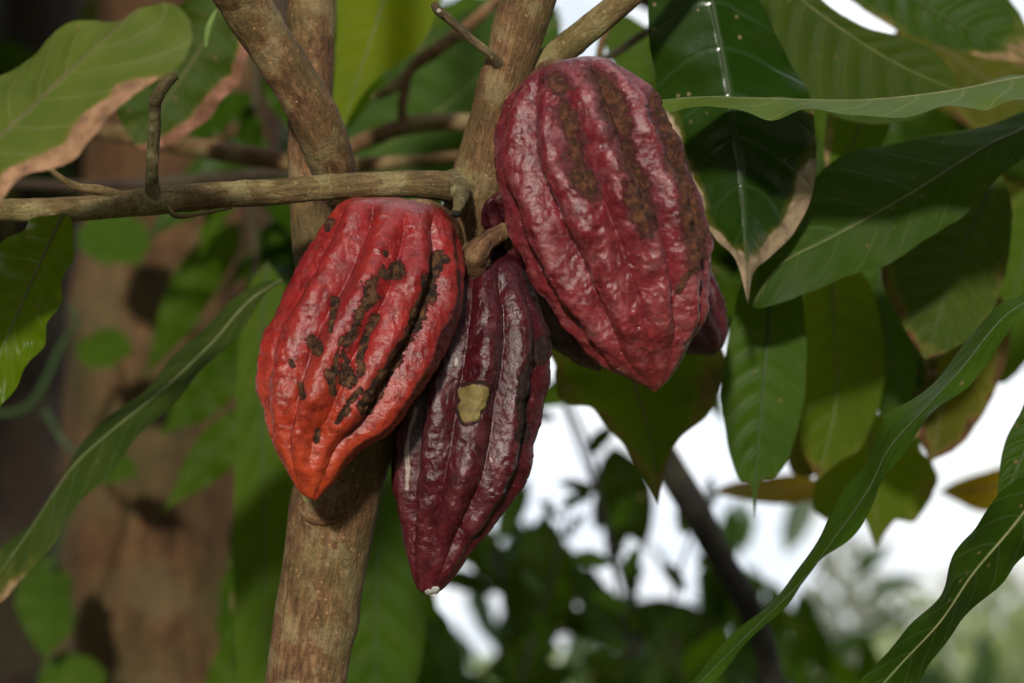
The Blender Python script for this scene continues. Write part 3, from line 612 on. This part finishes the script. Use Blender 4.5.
LF('mid green leaf below the forked branch behind the upper stems', 2.15, [(560, 20), (500, 60), (440, 110), (380, 150), (330, 190)],
   [(520, -10), (450, 20), (400, 70), (350, 130)], [(560, 80), (510, 150), (440, 185), (370, 195)], leaf_mat((.022, .058, .014), (.032, .078, .018), trans=.2), RIB, seed=6, quilt=.005)
LF('long green leaf hanging beside the stem, left of its lower part', 1.95, [(268, 262), (262, 330), (262, 430), (264, 540), (266, 640), (270, 760)],
   [(248, 290), (238, 360), (234, 470), (234, 580), (240, 690)], [(290, 300), (306, 400), (312, 520), (306, 640)], G_yell if False else leaf_mat((.038, .080, .012), (.052, .100, .014), trans=.25, nveins=13, vein=(.06, .10, .02)), RIBD, seed=7, quilt=.006)
LF('dark green leaf hanging between the lower stem and lowest pod', 1.9, [(392, 400), (385, 480), (378, 560), (376, 640), (376, 740)],
   [(366, 430), (345, 500), (332, 600), (340, 690)], [(408, 430), (418, 520), (428, 600), (414, 690)], leaf_mat((.026, .062, .012), (.036, .080, .014), trans=.2, nveins=13, vein=(.05, .08, .02)), RIBD, seed=8, quilt=.006)
# right side
LF('wavy leaf seen edge on, lying level beside the top of the large pod', 1.42, [(1120, 68, .0), (1024, 77, 0), (950, 91), (860, 100), (760, 98), (700, 97), (656, 101)],
   [(1100, 66, .07), (1024, 76, .07), (991, 83, .07), (948, 92, .07), (904, 97, .07), (860, 102, .07), (807, 100, .07), (750, 98, .05), (706, 97, .03)],
   [(1100, 98, -.04), (1024, 100, -.04), (991, 108, -.04), (965, 107, -.04), (912, 114, -.04), (877, 118, -.04), (838, 112, -.04), (803, 112, -.04), (772, 118, -.035), (745, 112, -.03), (710, 105, -.02), (688, 108, -.015), (671, 112, -.01)],
   leaf_mat((.058, .105, .045), (.080, .135, .060), rough=.55, trans=.15, nveins=10, vein=(.24, .26, .10), dead=(.3, .2, .1)), RIB, wave=.0016, wk=8, quilt=.0015, seed=9, ribr=.0009)
LF('glossy dark leaf with a tan dead margin right of the large pod', 1.48, [(700, -60), (712, 0), (724, 60), (734, 120), (742, 190), (746, 250), (748, 304)],
   [(655, -50), (648, 10), (655, 70), (664, 120), (676, 160), (686, 182), (700, 213), (716, 240), (736, 260)], [(745, -50), (762, 10), (788, 55), (808, 100), (816, 145), (813, 188), (796, 232), (768, 258), (754, 272)],
   G_gloss, RIBD, dead=(.85, .85, .95), du_=(.5, 1.4), quilt=.004, wave=.003, seed=10, nveins=8, dl=.02, dr=.03)
LF('light green leaf in the upper right above the level leaf', 1.60, [(742, -60), (790, -10), (850, 35), (905, 68), (960, 92)],
   [(760, -80), (812, -10), (860, 25), (912, 40), (944, 60)], [(745, 10), (790, 80), (840, 118), (900, 122), (945, 104)], leaf_mat((.026, .052, .014), (.038, .068, .016), trans=.25), RIB, seed=11, quilt=.004)
LF('dark leaf at the top right corner with dry brown tip', 1.75, [(830, -90), (880, -30), (930, 10), (980, 35), (1040, 64)],
   [(890, -100), (960, -50), (1010, 0), (1030, 35)], [(835, -20), (880, 20), (930, 42), (985, 58)], G_dark, RIBD, dead=(0, .3, .9), seed=12, quilt=.004)
LF('broad leaf slanting down from the right edge to the tan edged leaf', 1.53, [(1120, 70), (1024, 128), (985, 147), (900, 200), (830, 238), (780, 265), (752, 306)],
   [(1110, 60), (1024, 112), (950, 133), (868, 147), (818, 175), (788, 212), (762, 254)], [(1110, 110), (1024, 158), (965, 212), (906, 254), (848, 278), (798, 296), (762, 308)],
   leaf_mat((.022, .055, .014), (.032, .072, .017), rough=.52, trans=.25, nveins=10, vein=(.10, .15, .05)), RIB, quilt=.004, wave=.003, seed=13, dl=.02, dr=-.01)
LF('grey green leaf hanging on the right under the broad slanting leaf', 1.65, [(1000, 170), (975, 220), (950, 280), (925, 360)],
   [(950, 190), (905, 235), (880, 265), (900, 320)], [(1012, 210), (1006, 270), (985, 325), (950, 350)], leaf_mat((.028, .055, .022), (.040, .072, .028), trans=.15, dead=(.14, .06, .035)), RIBD, seed=14, dead=(.5, .3, .3), quilt=.005)
LF('dark drooping leaf with a drip tip below the tan edged leaf', 1.60, [(772, 260), (768, 330), (762, 400), (757, 460), (755, 518)],
   [(745, 275), (728, 340), (721, 390), (727, 440), (738, 478), (750, 484)], [(798, 280), (806, 340), (804, 400), (792, 450), (776, 476), (760, 482)], leaf_mat((.026, .066, .018), (.040, .088, .024), rough=.45, trans=.2, vein=(.06, .11, .05)), RIBD, seed=15, quilt=.004)
LF('yellowish leaf glowing behind the drooping drip tip leaf', 1.75, [(830, 240), (834, 320), (836, 400), (818, 480)],
   [(806, 280), (800, 360), (800, 440)], [(872, 290), (884, 380), (862, 445), (838, 462)], G_olive, RIB, seed=16, dead=(.2, .2, .4), quilt=.004)
LF('dark green leaf between the yellowish leaf and the brown edged ones', 1.8, [(880, 240), (882, 300), (895, 370), (910, 440)],
   [(856, 270), (856, 340), (878, 410)], [(915, 280), (936, 350), (934, 420)], G_dark, RIBD, seed=17, dead=(.0, .9, .7))
LF('dry amber leaf low in the gap left of the olive leaf cluster', 2.3, [(712, 494), (740, 490), (790, 490), (832, 486)],
   [(728, 484), (760, 478), (800, 474)], [(735, 498), (770, 504), (806, 502)], G_amber, RIBB, seed=18, dl=.05, dr=-.05)
LF('dry amber leaf at the right edge against the sky', 2.3, [(940, 492), (965, 490), (1010, 484), (1050, 470)],
   [(955, 482), (985, 472), (1025, 462)], [(955, 500), (985, 512), (1025, 502)], G_amber, RIBB, seed=19)
LF('olive lobed leaf hanging low against the white sky', 1.95, [(862, 400), (872, 450), (875, 500), (876, 548)],
   [(830, 440), (812, 500), (830, 522), (858, 512)], [(900, 430), (938, 474), (916, 520), (896, 520)], G_olive, RIBB, seed=20, dead=(.5, .5, .3))
LF('olive brown leaf hanging at upper left of the olive lobed leaf', 2.0, [(800, 400), (812, 440), (808, 478)],
   [(785, 430), (790, 470)], [(840, 420), (842, 460)], G_brown, RIBB, seed=21, dead=(.5, .3, .3))
LF('long twisted leaf slanting from the right edge down to the bottom', 1.30, [(1110, 262), (1024, 303), (996, 325), (962, 368), (925, 408), (890, 447), (868, 490), (836, 536), (800, 583), (742, 640), (690, 692), (640, 740)],
   [(1060, 268), (1024, 294), (993, 306), (963, 350), (916, 398), (884, 425), (859, 472), (820, 532), (786, 587), (739, 628), (688, 685)],
   [(1060, 292), (1024, 312), (998, 351), (963, 387), (928, 420), (892, 469), (876, 504), (851, 534), (822, 563), (792, 599), (747, 646), (708, 686)],
   leaf_mat((.028, .070, .024), (.042, .092, .032), rough=.36, trans=.15, nveins=15, vein=(.07, .11, .03)), RIBD, dl=.035, dr=-.02, quilt=.0015, wave=.002, wk=7, seed=22, nveins=15, ribr=.0006)
LF('dark folded leaf running off the bottom right corner', 1.30, [(1100, 430), (1050, 480), (1010, 530), (972, 575), (940, 622), (900, 665), (850, 720)],
   [(1070, 425), (1024, 472), (987, 510), (957, 551), (940, 593), (904, 634), (860, 683)], [(1080, 520), (1024, 557), (998, 587), (963, 619), (934, 658), (900, 705)],
   leaf_mat((.016, .042, .012), (.026, .060, .018), rough=.36, trans=.12, nveins=11, vein=(.10, .14, .06)), RIB, dl=.03, dr=.02, quilt=.002, wave=.003, seed=23)
LF('blackish leaf at the right edge above the folded corner leaf', 1.45, [(1080, 330), (1050, 400), (1020, 460), (995, 520)],
   [(1060, 320), (1022, 408), (1003, 450)], [(1100, 380), (1060, 470), (1015, 510)], G_dark, RIBD, seed=24)
LF('yellowing leaf with curled brown edges under the tip of the large pod', 1.62, [(600, 300), (622, 350), (640, 400), (652, 450), (658, 505)],
   [(556, 320), (550, 362), (566, 404), (598, 416), (620, 444), (642, 472)], [(665, 300), (715, 335), (722, 372), (710, 412), (680, 438), (666, 466)],
   leaf_mat((.030, .080, .012), (.060, .105, .014), trans=.3, dead=(.17, .075, .045), nveins=8), RIBB, dead=(1.0, 1.1, 1.3), wave=.006, seed=25, dl=.03)
LF('brown edged leaf hanging at the right below the grey green one', 1.8, [(990, 280), (965, 340), (945, 400), (930, 462)],
   [(950, 300), (920, 360), (915, 420)], [(1010, 320), (1000, 380), (965, 440)], G_brown, RIBB, seed=26, dead=(.9, .7, .4))
LF('dark leaf against the right edge beside the long twisted leaf', 2.0, [(1060, 180), (1030, 240), (1010, 310), (985, 380)],
   [(1010, 200), (990, 260), (980, 320)], [(1060, 260), (1045, 330), (1010, 380)], G_mid, RIBD, seed=27, dead=(.6, .2, .2))
LF('leaf with dry brown blotch at the top right behind the dark corner leaf', 2.0, [(900, 20), (960, 60), (1020, 100), (1080, 130)],
   [(930, 0), (1000, 40), (1060, 90)], [(890, 60), (940, 110), (1010, 140)], G_brown, RIBB, seed=28, dead=(.6, .9, .6))
LF('narrow green leaf right of the tan edged leaf with a dry stripe', 1.66, [(858, 96), (862, 120), (848, 150), (828, 178)],
   [(830, 110), (824, 150)], [(888, 112), (885, 140), (860, 170)], G_mid, RIBB, seed=29, dead=(.9, .1, .6))
LF('small brown dry leaf beside the glossy tan edged leaf', 1.68, [(800, 60), (803, 90), (805, 128), (806, 150)],
   [(796, 80), (797, 120)], [(808, 84), (811, 122)], leaf_mat((.12, .06, .03), (.16, .09, .04), dead=(.16, .08, .04)), RIBB, seed=30, dead=(1, 1, 1))
tl = empty('tendril', at(215, 12, 1.5), label='tiny pale green curled tendril hanging by the top of the slanting branch', cat='tendril')
tube('shoot', [(217, 10, 1.5, 2), (212, 20, 1.5, 3.5), (208, 32, 1.5, 4), (206, 48, 1.5, 2)], plain('pale_shoot', (.16, .24, .05)), tl, nr=12, seg=24)

LF('green leaf standing between the right hand branch and the top of the large pod', 2.0, [(700, 130), (670, 90), (640, 50), (612, 12)],
   [(690, 75), (662, 40), (632, 18)], [(655, 120), (622, 80), (604, 40)], G_mid, RIBD, seed=33)
# ---- climbing vine on the thick trunk
v = empty('vine', at(70, 400, 2.75), label='thin green vine climbing the thick brown trunk at the left', cat='vine')
VS = plain('vine_stem', (.035, .065, .018), .5); VL = leaf_mat((.030, .070, .020), (.044, .092, .026), trans=.15, nveins=6)
tube('stem', [(-20, 416, 2.7, 4), (30, 405, 2.7, 4), (62, 345, 2.7, 3.5), (76, 325, 2.7, 3), (70, 305, 2.7, 3)], VS, v, nr=10, lump=.05)
tube('stem', [(45, 410, 2.72, 3), (62, 440, 2.7, 3), (80, 466, 2.7, 3), (60, 540, 2.7, 2.5), (50, 570, 2.7, 2.5)], VS, v, nr=10, lump=.05)
for bs, tp, wd in (((95, 212), (140, 266), .082), ((76, 344), (136, 352), .056), ((48, 556), (46, 662), .072), ((62, 650), (86, 720), .075), ((88, 462), (142, 474), .036)):
    auto_leaf('leaf', at(bs[0], bs[1], 2.72), at(tp[0], tp[1], 2.66), wd, VL, parent=v, sag=0, roll=.5, nveins=6, nu=40, nv=7, wave=.003)

# ---- leafy twigs filling the middle distance
def twig(label, d, path, rad, n, size, mats, seed, spread=1.0, droop=.6, roll=.9, gaps=(), name='leafy_branch', extra=(), group='leafy branches behind the pods', wood=BARKX, aspect=.36):
    r = np.random.default_rng(seed); o = empty(name, at(path[0][0], path[0][1], d), label=label, cat='branch', group=group)
    tube('twig', [(x, y, d, rad*(1-.6*i/len(path))) for i, (x, y) in enumerate(path)], wood, o, nr=12, lump=.06)
    S = spline(np.array(path, float), n)
    for i in range(n):
        for tries in range(30):
            x, y = S[i] + r.normal(0, 8, 2)*spread; side = 1 if (i+tries) % 2 else -1
            T = S[min(i+1, n-1)]-S[max(i-1, 0)]; ang = math.atan2(T[1], T[0]) + side*r.uniform(.3, 1.15)
            Lp = size*r.uniform(.7, 1.2); dx, dy = math.cos(ang)*Lp, math.sin(ang)*Lp + droop*Lp*.5
            tx, ty = x+dx, y+dy; ok = True
            for gx, gy, gr in gaps:
                tt = np.clip(((gx-x)*dx+(gy-y)*dy)/(dx*dx+dy*dy), 0, 1)
                if math.hypot(x+dx*tt-gx, y+dy*tt-gy) < gr + Lp*aspect*.42*math.sin(math.pi*min(.95, max(.05, tt))): ok = False
            if ok: break
        if not ok: continue
        d2 = d + r.uniform(-.12, .12)
        auto_leaf('leaf', at(x, y, d2), at(tx, ty, d2+r.uniform(-.06, .06)), Lp*aspect/F*d*r.uniform(.85, 1.15), mats[r.integers(len(mats))], roll=r.uniform(-roll, roll), sag=r.uniform(0, .12),
                  parent=o, nu=36, nv=6, wave=.004, seed=int(r.integers(99)), dead=(0, 0, .6 if r.random() < .3 else 0))
    return o

# the dark sapling at the bottom centre with white sky gaps between its leaves
GP0 = [(533, 600, 12), (600, 432, 20), (560, 440, 40), (575, 520, 24), (567, 643, 14), (638, 655, 12), (496, 600, 9), (480, 610, 14), (668, 595, 14), (486, 645, 12), (452, 622, 9), (700, 480, 30), (540, 400, 30), (690, 450, 26), (648, 500, 12), (664, 560, 14), (498, 672, 8), (720, 520, 20), (610, 590, 7), (512, 560, 10), (476, 665, 9), (770, 545, 14), (812, 510, 16)]
GP = [(a_, b_, c_*.62 if b_ > 555 else c_*.9) for a_, b_, c_ in GP0]
LSG = 'leafy saplings behind the pods'
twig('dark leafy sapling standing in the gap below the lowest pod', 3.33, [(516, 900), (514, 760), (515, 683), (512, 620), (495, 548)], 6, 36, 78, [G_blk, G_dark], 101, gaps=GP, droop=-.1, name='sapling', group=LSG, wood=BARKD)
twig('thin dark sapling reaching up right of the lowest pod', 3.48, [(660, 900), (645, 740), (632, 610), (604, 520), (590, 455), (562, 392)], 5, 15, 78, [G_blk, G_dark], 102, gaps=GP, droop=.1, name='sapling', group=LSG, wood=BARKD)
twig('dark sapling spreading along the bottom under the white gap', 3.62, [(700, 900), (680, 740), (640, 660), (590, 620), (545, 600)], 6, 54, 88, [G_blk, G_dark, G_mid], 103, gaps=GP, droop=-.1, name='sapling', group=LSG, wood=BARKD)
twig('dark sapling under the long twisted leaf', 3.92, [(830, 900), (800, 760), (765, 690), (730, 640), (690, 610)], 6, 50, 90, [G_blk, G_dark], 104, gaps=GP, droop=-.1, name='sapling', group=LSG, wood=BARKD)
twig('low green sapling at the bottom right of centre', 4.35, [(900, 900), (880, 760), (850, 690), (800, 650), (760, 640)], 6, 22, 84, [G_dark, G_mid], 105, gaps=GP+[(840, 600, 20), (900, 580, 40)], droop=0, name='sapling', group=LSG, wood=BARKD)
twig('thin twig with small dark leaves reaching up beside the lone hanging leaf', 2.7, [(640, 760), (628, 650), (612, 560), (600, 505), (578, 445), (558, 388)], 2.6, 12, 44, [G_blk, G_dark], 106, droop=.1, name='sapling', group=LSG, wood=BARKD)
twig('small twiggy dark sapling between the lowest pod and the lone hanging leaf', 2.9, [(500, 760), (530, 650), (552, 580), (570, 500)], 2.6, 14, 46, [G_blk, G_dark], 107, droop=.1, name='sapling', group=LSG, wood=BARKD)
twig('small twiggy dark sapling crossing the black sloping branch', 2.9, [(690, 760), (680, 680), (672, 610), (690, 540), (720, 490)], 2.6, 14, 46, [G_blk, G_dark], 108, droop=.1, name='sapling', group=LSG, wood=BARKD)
# particular leaves of the dark saplings seen against the sky
for nm, lb, bs, tp, wd in (('leaf', 'black green leaf hanging alone in the white gap', (612, 446), (646, 552), 50), ('leaf', 'round topped dark leaf standing in the white gap beside the lowest pod', (522, 640), (548, 504), 48)):
    auto_leaf('leaf', at(*bs, 3.2), at(*tp, 3.2), wd/F*3.2, G_blk, midrib=RIBD, label=lb, group=LG, sag=0, seed=5)

# upper right and centre filling branches
twig('shadowy leafy branch across the upper right', 2.5, [(560, -40), (660, 10), (760, 40), (860, 60), (960, 90), (1060, 130)], 6, 34, 150, [G_dark, G_mid, G_blk], 111, gaps=[(590, 15, 22), (640, 10, 16), (880, 22, 18), (915, 36, 12), (835, 5, 16), (1008, 8, 12)])
twig('shadowy leafy branch behind the tan edged leaf', 2.6, [(1060, 80), (960, 140), (860, 190), (760, 220), (660, 240)], 6, 40, 150, [G_dark, G_mid, G_brown], 112, gaps=[(700, 470, 40)])
twig('shadowy leafy branch behind the drooping leaf', 2.75, [(1060, 200), (980, 250), (900, 290), (820, 300), (740, 310)], 6, 34, 130, [G_dark, G_brown, G_mid, G_olive], 113, gaps=[(700, 470, 50), (840, 470, 20), (1000, 420, 25), (960, 540, 50), (640, 420, 50), (600, 440, 40), (780, 520, 30)])
twig('mottled leafy branch behind the large pod', 2.4, [(540, 60), (580, 130), (620, 200), (640, 280), (600, 330)], 5, 24, 110, [G_dark, G_mid], 114, gaps=[(590, 15, 22), (570, 430, 30), (610, 430, 40), (640, 10, 16)])
twig('shaded leafy branch between the upper stems', 2.5, [(560, 20), (500, 60), (440, 90), (380, 130), (340, 200)], 5, 26, 130, [G_mid, G_dark], 115, gaps=[(590, 15, 22)])
twig('shaded leafy branch behind the red pod', 2.4, [(260, 60), (250, 160), (255, 260), (262, 360), (270, 480), (280, 600)], 5, 24, 120, [G_mid, G_dark], 116, roll=.5, spread=1.5)
twig('shaded leafy branch behind the lower stem', 2.45, [(400, 330), (390, 420), (395, 520), (390, 620), (385, 720)], 5, 26, 130, [G_mid, G_dark], 117, roll=.5, gaps=[(533, 600, 20), (496, 600, 12), (480, 610, 20), (560, 440, 40), (575, 520, 30), (500, 560, 20)])
twig('dark leafy branch at the top left behind the pale leaf', 3.9, [(-60, 40), (20, 90), (100, 60), (180, 30), (260, 10)], 8, 30, 110, [G_dark, G_blk, G_brown], 118, gaps=[(24, 14, 15), (50, 36, 7), (250, 75, 5)])

# ================================================================ unseen trees added around and over the photographer to cut sky light and shade the background
ADDED_SHADE = 'unseen cacao trees added for shade'
subj = at(500, 300, 1.4); sd_ = np.array(sdir)
def added_shade_cacao(label, x, y, h, R, n, seed, zlow=None):
    o = empty('cacao_tree', (x, y, 0), label=label, cat='tree', group=ADDED_SHADE); r = np.random.default_rng(seed)
    tube_world('trunk', [[x, y, -.1, .10], [x+.05, y, h*.3, .075], [x-.03, y+.04, h*.6, .05], [x, y, h*.9, .02]], BARKX, o, nr=20, seg=40, lump=.1, seed=seed)
    for k in range(6):
        a = k*1.05+seed; q = h*(.45+.06*k)
        tube_world('limb', [[x, y, q, .035], [x+.45*R*math.cos(a), y+.45*R*math.sin(a), q+.25*h*.5, .022], [x+.8*R*math.cos(a), y+.8*R*math.sin(a), q+.3*h*.6, .01]], BARKX, o, nr=8, seg=16)
    v_ = unit(r.standard_normal((n, 3)))*(r.random(n)**.45)[:, None]; zc = h*.78
    C = np.array([x, y, zc]) + v_*np.array([R, R, h*.33])*(1+.3*fbm(v_*2.5+seed, 2, seed))[:, None]
    # keep clear of the camera's view and cut openings in the crowns for the sunlight
    px, py, dd = proj(C); vis = (dd > .05) & (px > -140) & (px < 1164) & (py > -150) & (py < 850)
    q = C-subj; al = q@sd_; perp = np.linalg.norm(q-al[:, None]*sd_, axis=1); open_ = (al > -.6) & (perp < .95)
    q2 = C-at(130, 420, 3.0); al2 = q2@sd_; open_ |= (al2 > .1) & (np.linalg.norm(q2-al2[:, None]*sd_, axis=1) < .7) & (fbm(q2*3.0, 2, 5) > -.5)
    q3 = C-np.array([2.5, 12.5, 1.3]); al3 = q3@sd_; open_ |= (al3 > .1) & (np.linalg.norm(q3-al3[:, None]*sd_, axis=1) < 1.6)
    C = C[~vis & ~open_ & (C[:, 2] > (zlow or .6))]
    leaf_cloud('crown', C, .24, MM_dark, o, seed=seed)
    return o
added_shade_cacao('unseen cacao tree added for shade behind the photographer on the left', -2.2, -1.4, 4.2, 2.0, 6500, 201)
added_shade_cacao('unseen cacao tree added for shade behind the photographer on the right', 1.9, -1.8, 4.0, 1.9, 6500, 202)
added_shade_cacao('unseen cacao tree added for shade over the old trunk', -1.9, 2.6, 4.4, 2.1, 3600, 203)
added_shade_cacao('unseen cacao tree added for shade over the right side of the pods', 1.9, 2.0, 4.2, 2.0, 3600, 204)
added_shade_cacao('unseen tall cacao tree added for shade overhead', .5, .3, 4.8, 1.8, 3200, 205, zlow=2.2)
added_shade_cacao('unseen cacao tree added for shade at the left side of the photographer', -3.2, .6, 3.6, 1.6, 4500, 206)
added_shade_cacao('unseen cacao tree added for shade at the right side of the photographer', 3.3, -.2, 3.6, 1.6, 4500, 207)

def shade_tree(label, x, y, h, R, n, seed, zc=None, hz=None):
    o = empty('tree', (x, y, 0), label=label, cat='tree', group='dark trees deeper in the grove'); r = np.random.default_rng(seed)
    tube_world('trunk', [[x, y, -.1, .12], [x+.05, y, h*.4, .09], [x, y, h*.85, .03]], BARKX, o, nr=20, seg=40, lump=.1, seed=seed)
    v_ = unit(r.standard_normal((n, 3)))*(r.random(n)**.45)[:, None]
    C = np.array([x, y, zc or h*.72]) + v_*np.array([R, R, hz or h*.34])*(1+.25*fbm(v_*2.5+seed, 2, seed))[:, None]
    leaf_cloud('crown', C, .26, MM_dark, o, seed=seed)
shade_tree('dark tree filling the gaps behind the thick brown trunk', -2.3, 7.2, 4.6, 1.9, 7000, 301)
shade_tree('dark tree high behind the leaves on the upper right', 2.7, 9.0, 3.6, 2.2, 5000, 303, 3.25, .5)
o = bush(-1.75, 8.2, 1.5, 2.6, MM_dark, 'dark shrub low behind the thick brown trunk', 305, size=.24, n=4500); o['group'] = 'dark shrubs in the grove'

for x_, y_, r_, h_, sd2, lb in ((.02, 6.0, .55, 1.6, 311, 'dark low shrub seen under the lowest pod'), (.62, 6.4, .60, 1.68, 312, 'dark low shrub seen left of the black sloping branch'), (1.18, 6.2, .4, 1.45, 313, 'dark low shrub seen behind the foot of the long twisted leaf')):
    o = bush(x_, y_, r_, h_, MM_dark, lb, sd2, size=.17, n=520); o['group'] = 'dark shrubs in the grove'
